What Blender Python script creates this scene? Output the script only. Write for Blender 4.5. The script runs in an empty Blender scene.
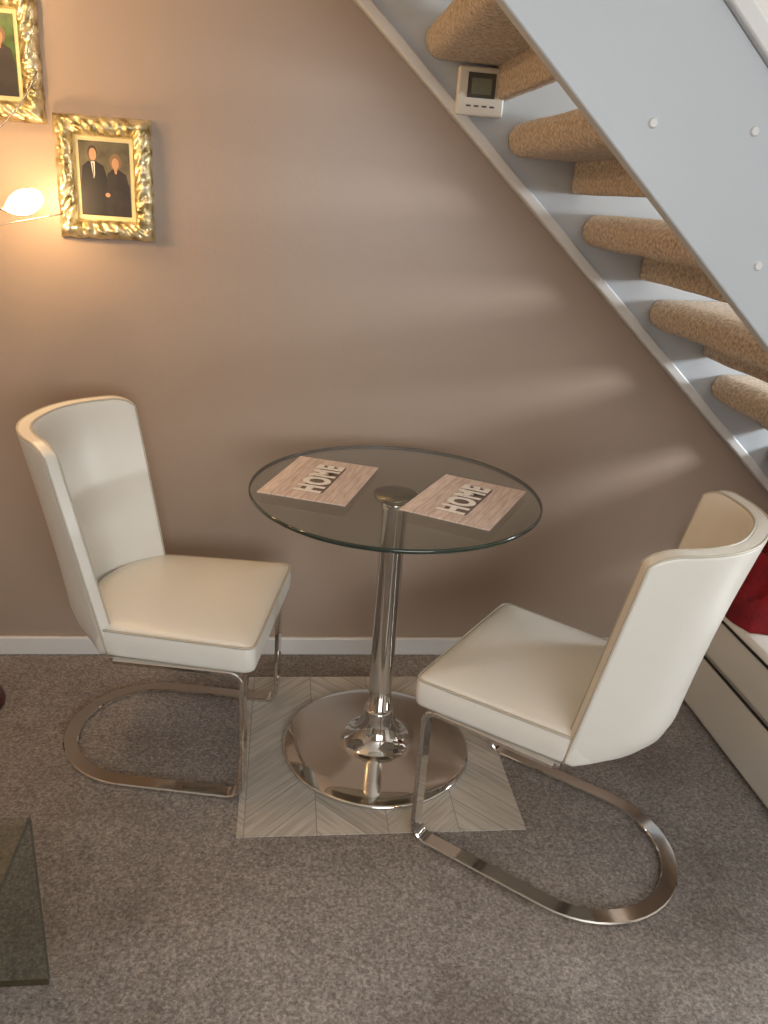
import bpy, bmesh, math, random
from mathutils import Vector, Matrix, noise
random.seed(4)
sc=bpy.context.scene
try:
    sc.view_settings.view_transform='Standard'
    sc.view_settings.look='None'
except Exception: pass
COL=sc.collection
def srgb(r,g,b):
    f=lambda c:(c/255/12.92) if c/255<=.04045 else ((c/255+.055)/1.055)**2.4
    return (f(r),f(g),f(b),1)
# ---------------------------------------------------------------- materials
def newmat(name):
    m=bpy.data.materials.new(name);m.use_nodes=True
    nt=m.node_tree;b=nt.nodes['Principled BSDF'];return m,nt,b
def N(nt,t,**k):
    n=nt.nodes.new(t)
    for a,v in k.items():
        if a.startswith('i_'):
            n.inputs[a[2:].replace('_',' ')].default_value=v
        else:setattr(n,a,v)
    return n
def texco(nt,scale=(1,1,1),kind='Object'):
    c=N(nt,'ShaderNodeTexCoord');mp=N(nt,'ShaderNodeMapping');mp.inputs['Scale'].default_value=scale
    nt.links.new(c.outputs[kind],mp.inputs['Vector']);return mp.outputs['Vector']
def ramp(nt,fac,stops):
    r=N(nt,'ShaderNodeValToRGB');e=r.color_ramp.elements
    while len(e)<len(stops):e.new(.5)
    for el,(p,c) in zip(e,stops):el.position=p;el.color=c
    nt.links.new(fac,r.inputs['Fac']);return r.outputs['Color']
def noise_n(nt,vec,scale,detail=3,rough=.5):
    n=N(nt,'ShaderNodeTexNoise');n.inputs['Scale'].default_value=scale;n.inputs['Detail'].default_value=detail;n.inputs['Roughness'].default_value=rough
    nt.links.new(vec,n.inputs['Vector']);return n.outputs['Fac']
def bump(nt,b,h,strength,dist=.01):
    n=N(nt,'ShaderNodeBump');n.inputs['Strength'].default_value=strength;n.inputs['Distance'].default_value=dist
    nt.links.new(h,n.inputs['Height']);nt.links.new(n.outputs['Normal'],b.inputs['Normal'])
def mixc(nt,a,b,fac,mode='MIX'):
    n=N(nt,'ShaderNodeMix',data_type='RGBA',blend_type=mode)
    for s,v in ((6,a),(7,b),(0,fac)):
        if hasattr(v,'is_output'):nt.links.new(v,n.inputs[s])
        else:n.inputs[s].default_value=v
    return n.outputs[2]
def math_n(nt,op,a,b=None,c=None):
    n=N(nt,'ShaderNodeMath',operation=op)
    for i,v in enumerate((a,b,c)):
        if v is None:continue
        if hasattr(v,'is_output'):nt.links.new(v,n.inputs[i])
        else:n.inputs[i].default_value=v
    return n.outputs[0]
def simple(name,col,rough=.5,metal=0,var=.06,vs=8,bs=0,bscale=200,bd=.001,coat=0,spec=None):
    m,nt,b=newmat(name);v=texco(nt)
    f=noise_n(nt,v,vs,4)
    c1=tuple(min(1,x*(1-var)) for x in col[:3])+(1,);c2=tuple(min(1,x*(1+var)) for x in col[:3])+(1,)
    nt.links.new(ramp(nt,f,[(.3,c1),(.7,c2)]),b.inputs['Base Color'])
    b.inputs['Roughness'].default_value=rough;b.inputs['Metallic'].default_value=metal
    b.inputs['Coat Weight'].default_value=coat
    if spec is not None:b.inputs['Specular IOR Level'].default_value=spec
    if bs:bump(nt,b,noise_n(nt,v,bscale,3),bs,bd)
    return m
M={}
M['wall']=simple('wall_paint',srgb(164,146,130),.36,var=.03,vs=1.5,bs=.12,bscale=130,bd=.002,spec=.5)
M['white_wall']=simple('white_paint',srgb(225,222,215),.6,var=.02,vs=2,bs=.1,bscale=120)
M['gloss']=simple('gloss_white_paint',srgb(218,218,216),.35,var=.02,vs=3,bs=.05,bscale=60)
M['stringer']=simple('stair_white_paint',srgb(188,194,199),.4,var=.02,vs=3,bs=.05,bscale=60)
def carpet(name,cols,sc1,bs,big=None):
    m,nt,b=newmat(name);v=texco(nt)
    f=noise_n(nt,v,sc1,5,.75)
    c=ramp(nt,f,[(.3,cols[0]),(.5,cols[1]),(.7,cols[2])])
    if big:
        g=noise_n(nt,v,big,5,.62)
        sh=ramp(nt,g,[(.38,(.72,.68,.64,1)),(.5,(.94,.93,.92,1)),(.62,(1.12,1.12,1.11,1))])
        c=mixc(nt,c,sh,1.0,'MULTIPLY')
    nt.links.new(c,b.inputs['Base Color'])
    b.inputs['Roughness'].default_value=.95;b.inputs['Specular IOR Level'].default_value=.1
    b.inputs['Sheen Weight'].default_value=.25
    bump(nt,b,noise_n(nt,v,sc1*.8,4,.8),bs,.012)
    return m
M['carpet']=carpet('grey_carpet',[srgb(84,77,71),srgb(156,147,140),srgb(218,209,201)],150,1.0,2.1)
M['stair_carpet']=carpet('beige_stair_carpet',[srgb(132,114,98),srgb(214,197,177),srgb(254,244,230)],120,.85)
M['leather']=simple('white_leather',srgb(231,229,220),.31,var=.02,vs=5,bs=.25,bscale=260,bd=.0012)
M['piping']=simple('leather_piping',srgb(190,184,168),.45,var=.03)
M['chrome']=simple('chrome',(.74,.72,.69,1),.07,1,var=.02)
M['bronze']=simple('brushed_cap',srgb(176,164,146),.25,1,var=.05)
M['lampmetal']=simple('lamp_nickel',srgb(190,175,150),.25,1)
M['lampbase']=simple('lamp_base_redbrown',srgb(70,30,20),.35,.2)
M['blackpip']=simple('black_piping',srgb(22,22,26),.5)
M['red']=simple('red_throw_fabric',srgb(126,10,20),.85,var=.35,vs=14,bs=.6,bscale=120,bd=.006)
M['thermo']=simple('thermostat_plastic',srgb(226,224,214),.4,var=.01)
M['lcd']=simple('lcd_screen',srgb(128,136,124),.2,var=.05,vs=30)
M['lcdframe']=simple('lcd_bezel',srgb(80,82,80),.3)
M['matcream']=simple('cream_mount',srgb(222,208,158),.8,var=.02)
M['photo_bg']=simple('photo_backdrop',srgb(98,92,72),.35,var=.4,vs=25)
M['photo_green']=simple('photo_garden',srgb(70,98,44),.35,var=.5,vs=40)
M['suit']=simple('dark_suit',srgb(26,24,24),.5)
M['dress']=simple('dark_dress',srgb(44,38,34),.5,var=.3,vs=60)
M['skin']=simple('skin',srgb(186,142,108),.5)
M['hair1']=simple('hair_dark',srgb(70,62,54),.6)
M['hair2']=simple('hair_light',srgb(130,104,74),.6)
M['shirt']=simple('shirt_white',srgb(214,210,200),.6)
M['tie']=simple('tie',srgb(70,34,34),.6)
M['letter']=simple('whitewashed_letters',srgb(238,234,226),.5,var=.08,vs=60)
M['letshadow']=simple('letter_shadow_brown',srgb(112,97,88),.6,var=.2,vs=40)
M['heart']=simple('heart_grey',srgb(120,100,92),.6)
# ornate frame metal
def frame_mat():
    m,nt,b=newmat('antique_champagne_gold')
    v=texco(nt);f=noise_n(nt,v,40,4,.6)
    nt.links.new(ramp(nt,f,[(.32,srgb(132,112,70)),(.5,srgb(222,206,156)),(.68,srgb(250,242,212))]),b.inputs['Base Color'])
    b.inputs['Metallic'].default_value=.85;b.inputs['Roughness'].default_value=.33
    bump(nt,b,noise_n(nt,v,90,3),.5,.004);return m
M['frame']=frame_mat()
def glass(name,tint,edge=False,rough=0.0):
    m=bpy.data.materials.new(name);m.use_nodes=True;nt=m.node_tree;nt.nodes.clear()
    o=N(nt,'ShaderNodeOutputMaterial');t=N(nt,'ShaderNodeBsdfTransparent');g=N(nt,'ShaderNodeBsdfGlossy');mx=N(nt,'ShaderNodeMixShader');fr=N(nt,'ShaderNodeFresnel')
    # Fresnel node inverts the IOR on back faces: feed 1/1.5 there so both sides act as thin glass
    ge=N(nt,'ShaderNodeNewGeometry')
    ior=math_n(nt,'SUBTRACT',1.5,math_n(nt,'MULTIPLY',ge.outputs['Backfacing'],1.5-1/1.5))
    nt.links.new(ior,fr.inputs['IOR'])
    v=texco(nt);n_=noise_n(nt,v,3)
    c2=tuple(x*.97 for x in tint[:3])+(1,)
    nt.links.new(ramp(nt,n_,[(.3,tint),(.7,c2)]),t.inputs['Color'])
    g.inputs['Roughness'].default_value=rough
    nt.links.new(fr.outputs[0],mx.inputs[0]);nt.links.new(t.outputs[0],mx.inputs[1]);nt.links.new(g.outputs[0],mx.inputs[2])
    nt.links.new(mx.outputs[0],o.inputs[0]);return m
M['glass']=glass('clear_glass',(.86,.88,.85,1))
M['glassedge']=simple('glass_edge_green',srgb(38,52,44),.12,var=.1,vs=4,coat=.5)
M['glass2']=glass('coffee_table_glass',(.8,.84,.82,1))
def emis(name,col,st):
    m,nt,b=newmat(name)
    v=texco(nt);f=noise_n(nt,v,6)
    nt.links.new(ramp(nt,f,[(.2,tuple(x*.95 for x in col[:3])+(1,)),(.8,col)]),b.inputs['Emission Color'])
    b.inputs['Base Color'].default_value=(.9,.88,.82,1)
    b.inputs['Emission Strength'].default_value=st;return m
M['bulb']=emis('lit_glass_shade',(1,.62,.3,1),80)
M['bulb2']=emis('lit_glass_shade_upper',(1,.62,.3,1),225)
M['daylight']=emis('window_daylight',(.86,.94,1,1),1.6)
def wood_mat():
    m,nt,b=newmat('whitewashed_wood_planks')
    v=texco(nt,(1,1,1));sep=N(nt,'ShaderNodeSeparateXYZ');nt.links.new(v,sep.inputs[0])
    pl=math_n(nt,'FLOOR',math_n(nt,'MULTIPLY',sep.outputs[1],28))
    wn=N(nt,'ShaderNodeTexWhiteNoise',noise_dimensions='1D');nt.links.new(pl,wn.inputs['W'])
    g=noise_n(nt,texco(nt,(9,90,9)),1.6,5,.65)
    c=ramp(nt,g,[(.3,srgb(186,164,152)),(.55,srgb(224,207,196)),(.8,srgb(240,228,218))])
    sh=ramp(nt,wn.outputs['Value'],[(0,(.9,.89,.88,1)),(1,(1.06,1.05,1.04,1))])
    c=mixc(nt,c,sh,1.0,'MULTIPLY')
    fr=math_n(nt,'FRACT',math_n(nt,'MULTIPLY',sep.outputs[1],28))
    ln=math_n(nt,'LESS_THAN',fr,.05)
    c=mixc(nt,c,srgb(174,152,140),ln)
    nt.links.new(c,b.inputs['Base Color']);b.inputs['Roughness'].default_value=.35;return m
M['mat']=wood_mat()
def vinyl():
    m,nt,b=newmat('grey_herringbone_vinyl')
    v=texco(nt);sep=N(nt,'ShaderNodeSeparateXYZ');nt.links.new(v,sep.inputs[0])
    X=math_n(nt,'ADD',sep.outputs[0],.5);Y=sep.outputs[1]
    pp=math_n(nt,'PINGPONG',X,.17)
    colid=math_n(nt,'FLOOR',math_n(nt,'DIVIDE',X,.17))
    s=math_n(nt,'DIVIDE',math_n(nt,'ADD',Y,pp),.105)
    pid=math_n(nt,'FLOOR',s);fr=math_n(nt,'FRACT',s)
    wn=N(nt,'ShaderNodeTexWhiteNoise',noise_dimensions='2D')
    cb=N(nt,'ShaderNodeCombineXYZ');nt.links.new(pid,cb.inputs[0]);nt.links.new(colid,cb.inputs[1]);nt.links.new(cb.outputs[0],wn.inputs['Vector'])
    cb2=N(nt,'ShaderNodeCombineXYZ');nt.links.new(math_n(nt,'MULTIPLY',s,9),cb2.inputs[0]);nt.links.new(math_n(nt,'MULTIPLY',X,7),cb2.inputs[1]);nt.links.new(colid,cb2.inputs[2])
    g=noise_n(nt,cb2.outputs[0],1.3,5,.65)
    c=ramp(nt,g,[(.3,srgb(166,159,149)),(.5,srgb(194,188,178)),(.72,srgb(214,208,199))])
    c=mixc(nt,c,ramp(nt,wn.outputs['Value'],[(0,(.84,.84,.83,1)),(1,(1.06,1.06,1.05,1))]),1.0,'MULTIPLY')
    ln=math_n(nt,'LESS_THAN',fr,.025)
    fx=math_n(nt,'FRACT',math_n(nt,'DIVIDE',X,.17));ln2=math_n(nt,'LESS_THAN',fx,.015)
    c=mixc(nt,c,srgb(150,144,136),math_n(nt,'MAXIMUM',ln,ln2))
    nt.links.new(c,b.inputs['Base Color']);b.inputs['Roughness'].default_value=.5;return m
M['vinyl']=vinyl()
# ---------------------------------------------------------------- mesh helpers
def obj(name,bm,mat,parent=None,smooth=False,bevel=0,loc=None,segs=3):
    me=bpy.data.meshes.new(name);bmesh.ops.recalc_face_normals(bm,faces=bm.faces);bm.to_mesh(me);bm.free()
    mats=mat if isinstance(mat,(list,tuple)) else [mat]
    for k in mats:me.materials.append(M[k])
    if smooth:
        for p in me.polygons:p.use_smooth=True
    o=bpy.data.objects.new(name,me);COL.objects.link(o)
    if parent:o.parent=parent
    if loc:o.location=loc
    if bevel:
        b=o.modifiers.new('bevel','BEVEL');b.width=bevel;b.segments=segs;b.limit_method='ANGLE';b.angle_limit=math.radians(35)
        for p in me.polygons:p.use_smooth=True
        w=o.modifiers.new('wn','WEIGHTED_NORMAL');w.keep_sharp=True
    return o
def empty(name,loc=(0,0,0),rz=0):
    e=bpy.data.objects.new(name,None);COL.objects.link(e);e.location=loc;e.rotation_euler=(0,0,rz);e.empty_display_size=.1;return e
def boxbm(lo,hi,bm=None):
    bm=bm or bmesh.new()
    vs=[bm.verts.new((x,y,z)) for x in (lo[0],hi[0]) for y in (lo[1],hi[1]) for z in (lo[2],hi[2])]
    for f in ((0,1,3,2),(4,6,7,5),(0,4,5,1),(2,3,7,6),(0,2,6,4),(1,5,7,3)):bm.faces.new([vs[i] for i in f])
    return bm
def box(name,lo,hi,mat,parent=None,bevel=0):
    c=[(a+b)/2 for a,b in zip(lo,hi)];l=[a-d for a,d in zip(lo,c)];h=[b-d for b,d in zip(hi,c)]
    return obj(name,boxbm(l,h),mat,parent,bevel=bevel,loc=c)
def lathe(name,prof,mat,parent=None,seg=64,loc=None,matf=None):
    bm=bmesh.new();rings=[]
    for r,z in prof:
        if r<1e-6:rings.append([bm.verts.new((0,0,z))])
        else:rings.append([bm.verts.new((r*math.cos(2*math.pi*i/seg),r*math.sin(2*math.pi*i/seg),z)) for i in range(seg)])
    for k,(a,b) in enumerate(zip(rings,rings[1:])):
        for i in range(seg):
            j=(i+1)%seg
            if len(a)==1:f=bm.faces.new([a[0],b[i],b[j]])
            elif len(b)==1:f=bm.faces.new([a[i],a[j],b[0]])
            else:f=bm.faces.new([a[i],a[j],b[j],b[i]])
            if matf:f.material_index=matf(k)
    return obj(name,bm,mat,parent,smooth=True,loc=loc)
def loft(rings,closed_ring=True,cap=True,bm=None):
    bm=bm or bmesh.new();R=[[bm.verts.new(p) for p in r] for r in rings];n=len(R[0])
    for a,b in zip(R,R[1:]):
        for i in range(n if closed_ring else n-1):
            j=(i+1)%n;bm.faces.new([a[i],a[j],b[j],b[i]])
    if cap and closed_ring:
        bm.faces.new(R[0][::-1]);bm.faces.new(R[-1])
    return bm
def tube(name,pts,r,mat,parent=None,seg=10,closed=False,bmin=None,taper=None):
    pts=[Vector(p) for p in pts];n=len(pts);rings=[];up=None
    for i,p in enumerate(pts):
        a=pts[(i-1)%n] if (closed or i>0) else p;b=pts[(i+1)%n] if (closed or i<n-1) else p
        t=(b-a).normalized()
        if up is None:
            up=Vector((0,0,1)) if abs(t.z)<.9 else Vector((1,0,0))
        s=t.cross(up).normalized();up=s.cross(t).normalized()
        rr=r*(taper[i] if taper else 1)
        rings.append([p+s*rr*math.cos(2*math.pi*k/seg)+up*rr*math.sin(2*math.pi*k/seg) for k in range(seg)])
    if closed:
        bm=bmesh.new();R=[[bm.verts.new(q) for q in rg] for rg in rings]
        for i in range(n):
            a,b=R[i],R[(i+1)%n]
            for k in range(seg):
                j=(k+1)%seg;bm.faces.new([a[k],a[j],b[j],b[k]])
    else:bm=loft(rings)
    return obj(name,bm,mat,parent,smooth=True)
def ribbon(name,pts,nrm,w,th,mat,parent=None,bevel=.0025):
    """flat bar: pts path, nrm thickness normals; w width, th thickness"""
    n=len(pts);rings=[]
    for i in range(n):
        p=Vector(pts[i]);a=Vector(pts[max(i-1,0)]);b=Vector(pts[min(i+1,n-1)]);t=(b-a).normalized()
        nn=Vector(nrm[i]);nn=(nn-t*nn.dot(t)).normalized();W=t.cross(nn).normalized()
        c=bevel;rg=[]
        for sx,sy in ((1,1),(-1,1),(-1,-1),(1,-1)):
            p1=p+W*sx*(w/2-c)+nn*sy*th/2;p2=p+W*sx*w/2+nn*sy*(th/2-c)
            rg+= [p2,p1] if sx*sy>0 else [p1,p2]
        rings.append(rg)
    o=obj(name,loft(rings),mat,parent,smooth=True)
    md=o.modifiers.new('es','EDGE_SPLIT');md.split_angle=math.radians(40);return o
D=2.253
# ---------------------------------------------------------------- room
XL,XR,YB,ZC=-2.1,3.3,-2.4,2.42
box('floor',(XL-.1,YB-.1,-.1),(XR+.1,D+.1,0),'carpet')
box('wall_back',(XL-.1,D,0),(XR+.1,D+.1,ZC),'wall')
box('wall_left',(XL-.1,YB,0),(XL,D,ZC),'wall')
box('wall_right',(XR,YB,0),(XR+.1,D,ZC),'white_wall')
box('ceiling',(XL-.1,YB-.1,ZC),(XR+.1,D+.1,ZC+.1),'white_wall')
# front wall with window opening
WX0,WX1,WZ0,WZ1=-.3,1.9,.85,2.1
bm=boxbm((XL-.1,YB-.1,0),(WX0,YB,ZC));boxbm((WX1,YB-.1,0),(XR+.1,YB,ZC),bm);boxbm((WX0,YB-.1,0),(WX1,YB,WZ0),bm);boxbm((WX0,YB-.1,WZ1),(WX1,YB,ZC),bm)
obj('wall_front',bm,'wall')
box('baseboard_back',(XL,D-.016,0),(XR,D,.062),'gloss',bevel=.005)
box('baseboard_left',(XL,YB,0),(XL+.016,D-.016,.062),'gloss',bevel=.005)
box('baseboard_right',(XR-.016,YB,0),(XR,D-.016,.062),'gloss',bevel=.005)
# window 1 (behind the camera)
w1=empty('window_1',((WX0+WX1)/2,YB-.05,(WZ0+WZ1)/2))
hw,hh=(WX1-WX0)/2,(WZ1-WZ0)/2
bm=bmesh.new()
for lo,hi in (((-hw,-.04,-hh),(hw,.06,-hh+.06)),((-hw,-.04,hh-.06),(hw,.06,hh)),((-hw,-.04,-hh),(-hw+.06,.06,hh)),((hw-.06,-.04,-hh),(hw,.06,hh)),((-.03,-.04,-hh),(.03,.05,hh))):
    boxbm(lo,hi,bm)
obj('window_frame',bm,'gloss',w1)
bm=boxbm((-hw,-.05,-hh),(hw,-.045,hh));obj('window_pane',bm,'daylight',w1)
# window 2 on right wall (hall door glazing)
w2=empty('window_2',(XR,1.5,1.35))
bm=bmesh.new()
for lo,hi in (((-.03,-.3,-.4),(-.0,.3,-.36)),((-.03,-.3,.36),(-.0,.3,.4)),((-.03,-.3,-.4),(0,-.26,.4)),((-.03,.26,-.4),(0,.3,.4))):boxbm(lo,hi,bm)
obj('window_frame_b',bm,'gloss',w2)
bm=boxbm((-.012,-.27,-.37),(-.006,.27,.37));obj('window_pane_b',bm,'daylight',w2)
def area(name,loc,rot,sx,sy,e,col):
    l=bpy.data.lights.new(name,'AREA');l.shape='RECTANGLE';l.size=sx;l.size_y=sy;l.energy=e;l.color=col
    o=bpy.data.objects.new(name,l);COL.objects.link(o);o.location=loc;o.rotation_euler=rot;return o
area('window_daylight_main',((WX0+WX1)/2,YB+.06,(WZ0+WZ1)/2),(math.radians(90),0,0),2.0,1.15,52,(.97,.98,1))
area('window_daylight_hall',(XR-.06,1.5,1.45),(0,math.radians(90),0),.38,.42,76,(.9,.95,1))
# ---------------------------------------------------------------- stairs
SL=.8836;RUN=.232;RISE=.205;EZ=1.953
NY=1.361
stairs=empty('staircase',(0,0,0))
def stringer(name,y0,y1,h,off=0,mat='stringer',xend=None,bev=.004):
    x_top_lo=(EZ+off-ZC)/SL; x_top_hi=(EZ+off+h-ZC)/SL
    x_bot_lo=(EZ+off)/SL; x_bot_hi=(EZ+off+h)/SL
    poly=[(x_top_lo,ZC-.002),(x_bot_lo,.002),(x_bot_hi,.002),(x_top_hi,ZC-.002)]
    bm=bmesh.new();a=[bm.verts.new((x,y0,z)) for x,z in poly];b=[bm.verts.new((x,y1,z)) for x,z in poly]
    bm.faces.new(a);bm.faces.new(b[::-1])
    for i in range(4):
        j=(i+1)%4;bm.faces.new([a[i],b[i],b[j],a[j]])
    return obj(name,bm,mat,stairs,bevel=bev)
stringer('wall_stringer',D-.03,D-.001,.36)
stringer('wall_stringer_bead',D-.042,D-.0305,.036,mat='gloss',bev=.005)
stringer('outer_stringer',NY,NY+.032,.335)
stringer('outer_stringer_cap',NY-.014,NY+.046,.04,off=.336,mat='gloss',bev=.006)
stringer('outer_panel',NY+.008,NY+.024,.5,off=.377,mat='white_wall')
SX,SZ=.552,1.550
def tread(i):
    x0=SX+i*RUN;zc=SZ-i*RISE
    if zc>ZC-.1 or zc<.05:return
    dp=.262;th=.082
    prof=[]
    r=.038
    n=8
    for k in range(n+1):
        a=math.pi/2+math.pi*k/n;prof.append((x0+r+r*math.cos(a),zc+th/2*math.sin(a)))
    for k in range(n+1):
        a=-math.pi/2+math.pi*k/n;prof.append((x0+dp-r+r*math.cos(a),zc+th/2*math.sin(a)))
    rings=[]
    ys=[D-.031-.001]+[D-.05-j*(D-.05-NY-.05)/22 for j in range(23)]+[NY+.033]
    for j,y in enumerate(ys):
        ring=[]
        for k,(x,z) in enumerate(prof):
            w=.003*noise.noise(Vector((x*9,y*7,z*9+i*3)))
            cx=x0+dp/2
            s=.965 if j==0 else 1
            ring.append(((x-cx)*s+cx+w,y,(z-zc)*s+zc+w*1.5))
        rings.append(ring)
    obj('tread_%d'%(i+5),loft(rings),'stair_carpet',stairs,smooth=True)
    rings=[];xa,xb=x0+.188,x0+.228;za,zb=zc-.118,zc-.03
    for j,y in enumerate(ys):
        w=.002*noise.noise(Vector((i*3,y*7,0)))
        c=.012;ring=[]
        for cx,cz,a0 in ((xb-c,zb-c,0),(xa+c,zb-c,90),(xa+c,za+c,180),(xb-c,za+c,270)):
            for q in range(4):
                a=math.radians(a0+30*q);ring.append((cx+c*math.cos(a)+w,y,cz+c*math.sin(a)+w))
        rings.append(ring)
    obj('downstand_%d'%(i+5),loft(rings),'stair_carpet',stairs,smooth=True)
for i in range(-4,8):tread(i)
bm=bmesh.new()
for k in range(-3,7):
    for bx,bz in ((.572,1.536),(.745,1.537)):
        x,z=bx+RUN*k,bz-RISE*k
        if z>ZC-.05 or z<.05:continue
        mt=Matrix.Translation((x,NY-.002,z))@Matrix.Rotation(math.radians(90),4,'X')
        bmesh.ops.create_cone(bm,cap_ends=True,segments=20,radius1=.0085,radius2=.006,depth=.005,matrix=mt)
obj('screw_caps',bm,'gloss',stairs,smooth=False)
bm=boxbm((.985,D-.05,1.288),(1.03,D-.031,1.306));boxbm((1.0,D-.062,1.293),(1.055,D-.05,1.301),bm)
obj('bracket',bm,'chrome',stairs,bevel=.002)
# thermostat
th=empty('thermostat',(.468,D-.031,1.650))
obj('body',boxbm((-.060,-.026,-.054),(.060,-.0005,.056)),'thermo',th,bevel=.006)
obj('bezel',boxbm((-.036,-.0275,-.014),(.034,-.0255,.042)),'lcdframe',th)
obj('lcd',boxbm((-.026,-.0285,-.006),(.024,-.027,.030)),'lcd',th)
bm=bmesh.new()
for x in (-.03,-.01,.01,.03):boxbm((x-.006,-.0265,-.034),(x+.006,-.0255,-.030),bm)
obj('buttons',bm,'lcdframe',th)
# ---------------------------------------------------------------- chairs
def chair(name,loc,rz,L=.31):
    E=empty(name,loc,rz)
    hwid=.222;bw=.038;tk=.012;zt=.363
    hw_=hwid
    pts=[];nr=[]
    def add(p,n):pts.append(p);nr.append(n)
    for x in [-.30+.03*k for k in range(10)]:add((x,hw_-bw/2,zt),(0,0,1))
    R=.03
    for k in range(0,9):
        a=math.radians(90-90*k/8);add((-R+R*math.cos(a),hw_-bw/2,zt-R+R*math.sin(a)),(math.cos(a),0,math.sin(a)))
    for k in range(1,8):add((0,hw_-bw/2,zt-R-(zt-2*R-tk/2-.001)*k/8-.0),(1,0,0))
    zb=tk/2+.001
    R2=.04
    for k in range(0,9):
        a=math.radians(0-90*k/8);add((-R2+R2*math.cos(a),hw_-bw/2,zb+R2+R2*math.sin(a)),(math.cos(a),0,math.sin(a)))
    for k in range(1,9):add((-R2-(L-R2)*k/8,hw_-bw/2,zb),(0,0,-1))
    rr=hw_-bw/2
    for k in range(1,24):
        a=math.pi/2+math.pi*k/24;add((-L+rr*math.cos(a)*1.02,rr*math.sin(a),zb),(0,0,-1))
    half=len(pts)-23
    for p,n in list(zip(pts[:half],nr[:half]))[::-1]:add((p[0],-p[1],p[2]),n)
    ribbon('chrome_frame',pts,nr,bw,tk,'chrome',E)
    obj('cross_bar',boxbm((-.31,-hw_+.01,zt-.005),(-.28,hw_-.01,zt+.005)),'chrome',E,bevel=.002)
    obj('cross_bar_front',boxbm((-.06,-hw_+.01,zt-.003),(-.03,hw_-.01,zt+.005)),'chrome',E,bevel=.002)
    def outline(ins):
        o=[];xf=.03-ins;c=.022
        hf=.226-ins;hr=.209-ins
        for q in range(7):
            a=math.radians(90-15*q);o.append((xf-c+c*math.cos(a),hf-c+c*math.sin(a)))
        front=o
        neg=[(x,-y) for x,y in front[::-1]]
        mid=[(xf,hf-c-(2*(hf-c))*k/8) for k in range(1,8)]
        rear=[]
        for k in range(0,17):
            s=-1+2*k/16
            rear.append((-.335-.09*(1-abs(s)**2.2)+ins*.3,hr*s))
        sideN=[(xf-c-(.335+xf-c)*k/8,-(hf+(hr-hf)*k/8)) for k in range(1,8)]
        sideP=[(x,-y) for x,y in sideN[::-1]]
        return front+mid+neg+sideN+rear+sideP
    rings=[]
    for ins,z in ((.02,.368),(.008,.369),(.002,.374),(0,.382),(-.001,.405),(0,.426),(.003,.434),(.009,.440),(.02,.4445)):
        rings.append([(x,y,z) for x,y in outline(ins)])
    base=outline(.02);cx,cy=-.18,0
    for s,dz in ((.85,.006),(.65,.011),(.42,.015),(.2,.017),(.03,.018)):
        rings.append([(cx+(x-cx)*s,cy+(y-cy)*s,.4445+dz) for x,y in base])
    obj('seat',loft(rings),'leather',E,smooth=True)
    tube('seat_piping',[(x,y,.436) for x,y in outline(.002)],.0028,'piping',E,seg=6,closed=True)
    NS,NH=60,16;z0,z1=.372,.872;TH=.034
    def bp(s,h,off=0):
        a=.316+.091*h;w=.212+.034*h;rear=.462+.092*h-.008*math.sin(h*math.pi)
        rear-=.03*max(0,1-h/.12)**2
        ee=2.5
        x=a+(rear-a)*(1-abs(s)**ee);y=w*s
        dxs=-(rear-a)*ee*abs(s)**(ee-1)*(1 if s>0 else -1);n=Vector((w,-dxs,0)).normalized()
        zt_=z1-.020*max(0,(abs(s)-.84)/.16)**2.2      # softly rounded upper corners
        return (-(x+n.x*off),y+n.y*off,z0+(zt_-z0)*h)
    bm=bmesh.new()
    def surf(off):
        return [[bm.verts.new(bp(-1+2*i/NS,j/NH,off)) for i in range(NS+1)] for j in range(NH+1)]
    A=surf(0);B=surf(-TH)
    for G in (A,B):
        for j in range(NH):
            for i in range(NS):bm.faces.new([G[j][i],G[j][i+1],G[j+1][i+1],G[j+1][i]])
    for j in (0,NH):
        for i in range(NS):bm.faces.new([A[j][i],A[j][i+1],B[j][i+1],B[j][i]])
    for i in (0,NS):
        for j in range(NH):bm.faces.new([A[j][i],A[j+1][i],B[j+1][i],B[j][i]])
    obj('backrest',bm,'leather',E,bevel=.009,segs=4)
    for nm,off in (('back_piping_outer',-.003),('back_piping_inner',-TH+.003)):
        path=[bp(-.995,j/NH*.99,off) for j in range(NH+1)]+[bp(-.99+1.98*i/NS,.997,off) for i in range(1,NS)]+[bp(.995,j/NH*.99,off) for j in range(NH,-1,-1)]
        tube(nm,path,.0026,'piping',E,seg=6)
    return E
chair('dining_chair',(-.040,1.790,0),math.radians(-11),.30)
chair('dining_chair.001',(.459,1.607,0),math.radians(140.3),.33)
# ---------------------------------------------------------------- table
T=empty('bistro_table',(.270,1.780,.0))
vz=.003
lathe('base',[(0,vz),(.248,vz),(.252,vz+.004),(.251,vz+.009),(.245,vz+.012),(.2,vz+.016),(.15,vz+.021),(.11,vz+.026),(.092,vz+.029),(.088,vz+.032),(.080,vz+.037),(.070,vz+.045),(.061,vz+.056),(.053,vz+.070),(.047,vz+.086),(.042,vz+.104),(.039,vz+.120),(.0375,vz+.124),(.034,vz+.126),(0,vz+.126)],'chrome',T,seg=96)
lathe('pole',[(.0305,.125),(.0305,.70),(.034,.705),(.034,.728),(.0,.728)],'chrome',T,seg=48)
lathe('support_disc',[(0,.724),(.05,.726),(.052,.730),(.052,.7385),(0,.7385)],'bronze',T)
lathe('glass_top',[(0,.739),(.344,.739),(.3465,.7395),(.348,.7415),(.348,.7455),(.3465,.7485),(.344,.749),(0,.749)],['glass','glassedge'],T,seg=128,matf=lambda k:1 if k in(1,2,3,4,5) else 0)
fm=obj('vinyl_floor_mat',boxbm((-.345,-.326,0),(.345,.326,.0028)),'vinyl',loc=(.258,1.783,.0))
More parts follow.
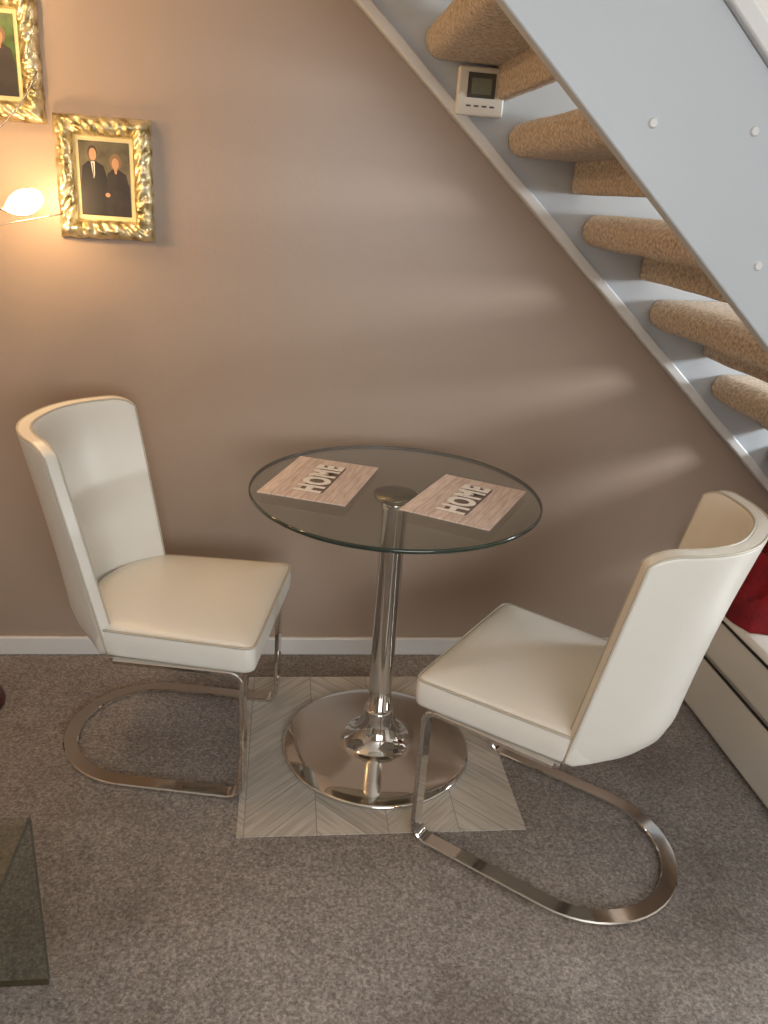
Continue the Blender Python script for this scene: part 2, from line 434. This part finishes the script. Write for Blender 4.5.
def textmesh(s,size,off=0):
    cu=bpy.data.curves.new('t','FONT');cu.body=s;cu.size=size;cu.offset=off;cu.align_x='CENTER';cu.align_y='CENTER';cu.extrude=.0002;cu.space_character=1.14
    o=bpy.data.objects.new('t',cu);COL.objects.link(o);dg=bpy.context.evaluated_depsgraph_get();dg.update()
    me=bpy.data.meshes.new_from_object(o.evaluated_get(dg));bpy.data.objects.remove(o);return me
def placemat(name,x,y,ang,z=.7492):
    E=empty(name,(x,y,z),math.radians(ang)+math.pi/2)
    obj('board',boxbm((-.144,-.106,0),(.144,.106,.0035)),'mat',E,bevel=.0015)
    obj('print_strip',boxbm((-.094,-.035,.0034),(.094,.024,.0036)),'letshadow',E)
    for nm,off,zz,dx,mt in (('letters_shadow',.005,.0038,.0015,'letshadow'),('letters',.004,.0044,0,'letter')):
        me=textmesh('HOME',.086,off);me.materials.clear();me.materials.append(M[mt])
        o=bpy.data.objects.new(nm,me);COL.objects.link(o);o.parent=E;o.location=(dx,-dx,zz);o.scale=(.76,1.0,1)
    bm=bmesh.new()
    vs=[]
    for k in range(24):
        a=2*math.pi*k/24;hx=16*math.sin(a)**3;hy=13*math.cos(a)-5*math.cos(2*a)-2*math.cos(3*a)-math.cos(4*a)
        vs.append(bm.verts.new((-.022+hx*.0006,hy*.0006,.0050)))
    bm.faces.new(vs);obj('heart',bm,'heart',E)
    return E
placemat('placemat',.093,1.828,-20.9)
placemat('placemat.001',.426,1.712,-31.6)
# ---------------------------------------------------------------- picture frames
def picture(name,x,z,w,h,kind):
    E=empty(name,(x,D-.002,z))
    B=.046;dep=.034
    cor=[(-1,-1),(1,-1),(1,1),(-1,1)]
    bm=bmesh.new();nper=44;na=12;rings=[]
    for s in range(4):
        c0,c1=cor[s],cor[(s+1)%4]
        for k in range(nper):
            t=k/nper;row=[]
            for j in range(na+1):
                q=j/na;ins=B*q
                hw_,hh_=w/2-ins,h/2-ins
                px=(c0[0]*(1-t)+c1[0]*t)*hw_;pz=(c0[1]*(1-t)+c1[1]*t)*hh_
                nv=Vector((px*38+x*7,pz*38,3.1+kind))
                hgt=.012+dep*.65*math.sin(math.pi*min(1,q*1.02))**.6
                per=(s+t)*1.0
                leaf=abs(math.sin(per*math.pi*7+q*4.2+1.5*noise.noise(nv*.5)))
                hgt+=.010*(leaf-.5)*math.sin(math.pi*q)+.010*noise.noise(nv*1.6)*(math.sin(math.pi*q))
                if q==0:hgt=.010
                if q==1:hgt=.006
                wob=.0035*noise.noise(nv*.9) if q<.3 else 0
                row.append((px+(wob if c0[0]==c1[0] else 0),-max(.003,hgt),pz+(wob if c0[1]==c1[1] else 0)))
            rings.append(row)
    R=[[bm.verts.new(p) for p in r] for r in rings];n=len(R)
    Bk=[bm.verts.new((r[0][0],0,r[0][2])) for r in rings]
    for i in range(n):
        a,b=R[i],R[(i+1)%n]
        for j in range(na):bm.faces.new([a[j],b[j],b[j+1],a[j+1]])
        bm.faces.new([Bk[i],Bk[(i+1)%n],b[0],a[0]])
    obj('ornate_frame',bm,'frame',E,smooth=True)
    iw,ih=w/2-B+.002,h/2-B+.002
    obj('mount',boxbm((-iw,-.005,-ih),(iw,-.001,ih)),'matcream',E)
    pw,ph=iw-.011,ih-.012
    obj('photo_print',boxbm((-pw,-.006,-ph),(pw,-.0048,ph)),'photo_bg' if kind==0 else 'photo_green',E)
    def flat(nm,pts,mat,y):
        bm=bmesh.new();bm.faces.new([bm.verts.new((a*pw,y,b*ph)) for a,b in pts]);obj(nm,bm,mat,E)
    def ell(cx,cz,rx,rz,n=20):return [(cx+rx*math.cos(2*math.pi*k/n),cz+rz*math.sin(2*math.pi*k/n)) for k in range(n)]
    flat('man_suit',[(-.99,-1),(-.96,-.1),(-.88,.32),(-.66,.46),(-.36,.48),(-.05,.36),(.1,.0),(.14,-1)],'suit',-.0062)
    flat('man_shirt',[(-.54,.46),(-.38,.46),(-.40,.1),(-.45,.0)],'shirt',-.0064)
    flat('man_tie',[(-.48,.42),(-.44,.42),(-.43,.1),(-.45,.04)],'tie',-.0066)
    flat('man_hair',ell(-.46,.70,.19,.19),'hair1',-.0064)
    flat('man_face',ell(-.45,.65,.145,.165),'skin',-.0067)
    flat('woman_dress',[(.0,-1),(.05,-.1),(.1,.15),(.3,.28),(.55,.28),(.84,.15),(.96,-.2),(.98,-1)],'dress',-.0065)
    flat('woman_hair',ell(.44,.48,.24,.22),'hair2',-.0067)
    flat('woman_face',ell(.43,.43,.14,.15),'skin',-.007)
    flat('woman_neck',[(.37,.3),(.5,.3),(.47,.16),(.40,.16)],'skin',-.0069)
    flat('joined_hands',ell(.08,-.42,.10,.06),'skin',-.0072)
    return E
picture('picture_frame',-.458,1.385,.232,.285,0)
picture('picture_frame.001',-.708,1.642,.232,.285,1)
# ---------------------------------------------------------------- floor lamp
LP=empty('floor_lamp',(-.885,1.97,0))
lathe('lamp_base',[(0,0),(.125,0),(.128,.008),(.125,.016),(.09,.022),(.03,.03),(.014,.05),(0,.05)],'lampbase',LP)
tube('stem',[(0,0,.03),(0,0,.6),(0,0,1.22)],.011,'lampmetal',LP)
def bez(p0,p1,p2,p3,n=16):
    o=[]
    for k in range(n+1):
        t=k/n;o.append(tuple((1-t)**3*a+3*(1-t)**2*t*b+3*(1-t)*t*t*c+t**3*d for a,b,c,d in zip(p0,p1,p2,p3)))
    return o
def shade(nm,loc,direction,mat='bulb'):
    o=lathe(nm,[(0.006,-.014),(.013,-.006),(.022,.008),(.0275,.026),(.027,.042),(.021,.062),(.012,.073),(0,.076)],mat,LP,seg=28)
    o.location=loc;o.rotation_euler=Vector(direction).to_track_quat('Z','Y').to_euler();return o
tube('arm_1',bez((0,0,1.2),(.05,.03,1.33),(.14,.1,1.335),(.233,.12,1.302)),.003,'lampmetal',LP,seg=8)
tube('arm_1b',bez((0,0,1.2),(.1,.03,1.25),(.22,.1,1.27),(.36,.12,1.305)),.0014,'lampmetal',LP,seg=6)
shade('shade_1',(.243,.12,1.312),(1,0,.42))
tube('arm_2',bez((0,0,1.2),(.1,0,1.42),(.26,.07,1.42),(.337,.07,1.595)),.0018,'lampmetal',LP,seg=6)
tube('arm_3',bez((0,0,1.2),(-.02,0,1.5),(.0,-.05,1.8),(.03,-.15,1.86)),.003,'lampmetal',LP,seg=8)
shade('shade_3',(.03,-.15,1.86),(.6,0,.8),'bulb2')
tube('arm_4',bez((0,0,1.2),(-.1,0,1.4),(-.2,-.1,1.5),(-.2,-.22,1.5)),.003,'lampmetal',LP,seg=8)
shade('shade_4',(-.20,-.22,1.5),(-.6,0,.8),'bulb2')
# ---------------------------------------------------------------- coffee table (bent glass)
CT=empty('glass_coffee_table',(-.408,1.118,0))
t=.012;h=.396;Ln=1.0;Wd=.55;r=.02
prof=[(0,0.001)]+[(-r+r*math.cos(a),h-r+r*math.sin(a)) for a in [math.radians(9*k) for k in range(11)]]+[(-Ln+r+r*math.cos(a),h-r+r*math.sin(a)) for a in [math.radians(90+9*k) for k in range(11)]]+[(-Ln,0.001)]
inn=[(-t,0.001)]+[(-r+(r-t)*math.cos(a),h-r+(r-t)*math.sin(a)) for a in [math.radians(9*k) for k in range(11)]]+[(-Ln+r+(r-t)*math.cos(a),h-r+(r-t)*math.sin(a)) for a in [math.radians(90+9*k) for k in range(11)]]+[(-Ln+t,0.001)]
bm=bmesh.new()
o1=[bm.verts.new((0,y,z)) for y,z in prof];o2=[bm.verts.new((-Wd,y,z)) for y,z in prof]
i1=[bm.verts.new((0,y,z)) for y,z in inn];i2=[bm.verts.new((-Wd,y,z)) for y,z in inn]
for k in range(len(prof)-1):
    bm.faces.new([o1[k],o1[k+1],o2[k+1],o2[k]]);bm.faces.new([i1[k],i1[k+1],i2[k+1],i2[k]])
    f=bm.faces.new([o1[k],o1[k+1],i1[k+1],i1[k]]);f.material_index=1
    f=bm.faces.new([o2[k],o2[k+1],i2[k+1],i2[k]]);f.material_index=1
for k in (0,-1):
    f=bm.faces.new([o1[k],o2[k],i2[k],i1[k]]);f.material_index=1
obj('bent_glass',bm,['glass2','glassedge'],CT)
# ---------------------------------------------------------------- white ottoman under the stairs + red throw
OT=empty('leather_ottoman',(1.24,1.75,0))
obj('base_body',boxbm((0,-.55,.012),(.42,.45,.205)),'leather',OT,bevel=.015)
obj('top_body',boxbm((-.004,-.555,.209),(.424,.455,.37)),'leather',OT,bevel=.02)
for nm,z,o_ in (('piping_mid',.207,0),('piping_top',.352,-.004)):
    tube(nm,[(o_-.002,-.54,z),(o_-.002,.44,z)],.004,'blackpip',OT,seg=8)
    tube(nm+'_side',[(o_+.01,-.552+o_,z),(.41,-.552+o_,z)],.004,'blackpip',OT,seg=8)
obj('feet',boxbm((.03,-.5,0),(.40,.4,.013)),'blackpip',OT)
# crumpled throw: closed heap with folds resting on the ottoman top
bm=bmesh.new();n=56;x0,x1,y0,y1=-.20,.19,-.20,.22
def hz(u,v):
    e=max(0,1-u**4)*max(0,1-v**4)
    m=.165*e**.5*(.72+.28*math.cos(u*1.5))
    f=.020*math.sin(9*u+3*v+4*noise.noise(Vector((u*1.5,v*1.5,2))))+.016*math.sin(5*v-8*u+5*noise.noise(Vector((u*2,v*2,7))))
    f+=.02*noise.noise(Vector((u*4,v*4,1)))
    return max(.002,m+f*min(1,e*1.6))
top=[[None]*(n+1) for _ in range(n+1)];bot=[[None]*(n+1) for _ in range(n+1)]
for i in range(n+1):
    for j in range(n+1):
        u=-1+2*i/n;v=-1+2*j/n
        k=1+.05*noise.noise(Vector((u*2.5,v*2.5,5)))
        q=1-.13*(u*u*v*v)
        X=((x0+x1)/2+(x1-x0)/2*u*q*k);Y=((y0+y1)/2+(y1-y0)/2*v*q*k)
        top[i][j]=bm.verts.new((X,Y,hz(u,v)+.002));bot[i][j]=bm.verts.new((X,Y,0))
for i in range(n):
    for j in range(n):
        bm.faces.new([top[i][j],top[i+1][j],top[i+1][j+1],top[i][j+1]])
        bm.faces.new([bot[i][j],bot[i][j+1],bot[i+1][j+1],bot[i+1][j]])
for k in range(n):
    bm.faces.new([top[k][0],bot[k][0],bot[k+1][0],top[k+1][0]]);bm.faces.new([top[k][n],top[k+1][n],bot[k+1][n],bot[k][n]])
    bm.faces.new([top[0][k],top[0][k+1],bot[0][k+1],bot[0][k]]);bm.faces.new([top[n][k],bot[n][k],bot[n][k+1],top[n][k+1]])
rt=obj('red_throw_blanket',bm,'red',smooth=True,loc=(1.435,1.93,.3705))
# ---------------------------------------------------------------- camera
f=802.144;R=Vector((.99168,-.1089,.06874));Dn=Vector((.02283,-.37663,-.92609));F=Vector((.12674,.91994,-.37101))
cam=bpy.data.cameras.new('camera');co=bpy.data.objects.new('camera',cam);COL.objects.link(co)
mt=Matrix((( R.x,-Dn.x,-F.x),(R.y,-Dn.y,-F.y),(R.z,-Dn.z,-F.z))).to_4x4();mt.translation=(0,0,1.407)
co.matrix_world=mt
cam.sensor_fit='VERTICAL';cam.sensor_height=24;cam.lens=24*f/1024;cam.clip_start=.02
sc.camera=co
w=bpy.data.worlds.new('world');sc.world=w;w.use_nodes=True
bg=w.node_tree.nodes['Background'];bg.inputs[0].default_value=(.75,.85,1,1);bg.inputs[1].default_value=.6
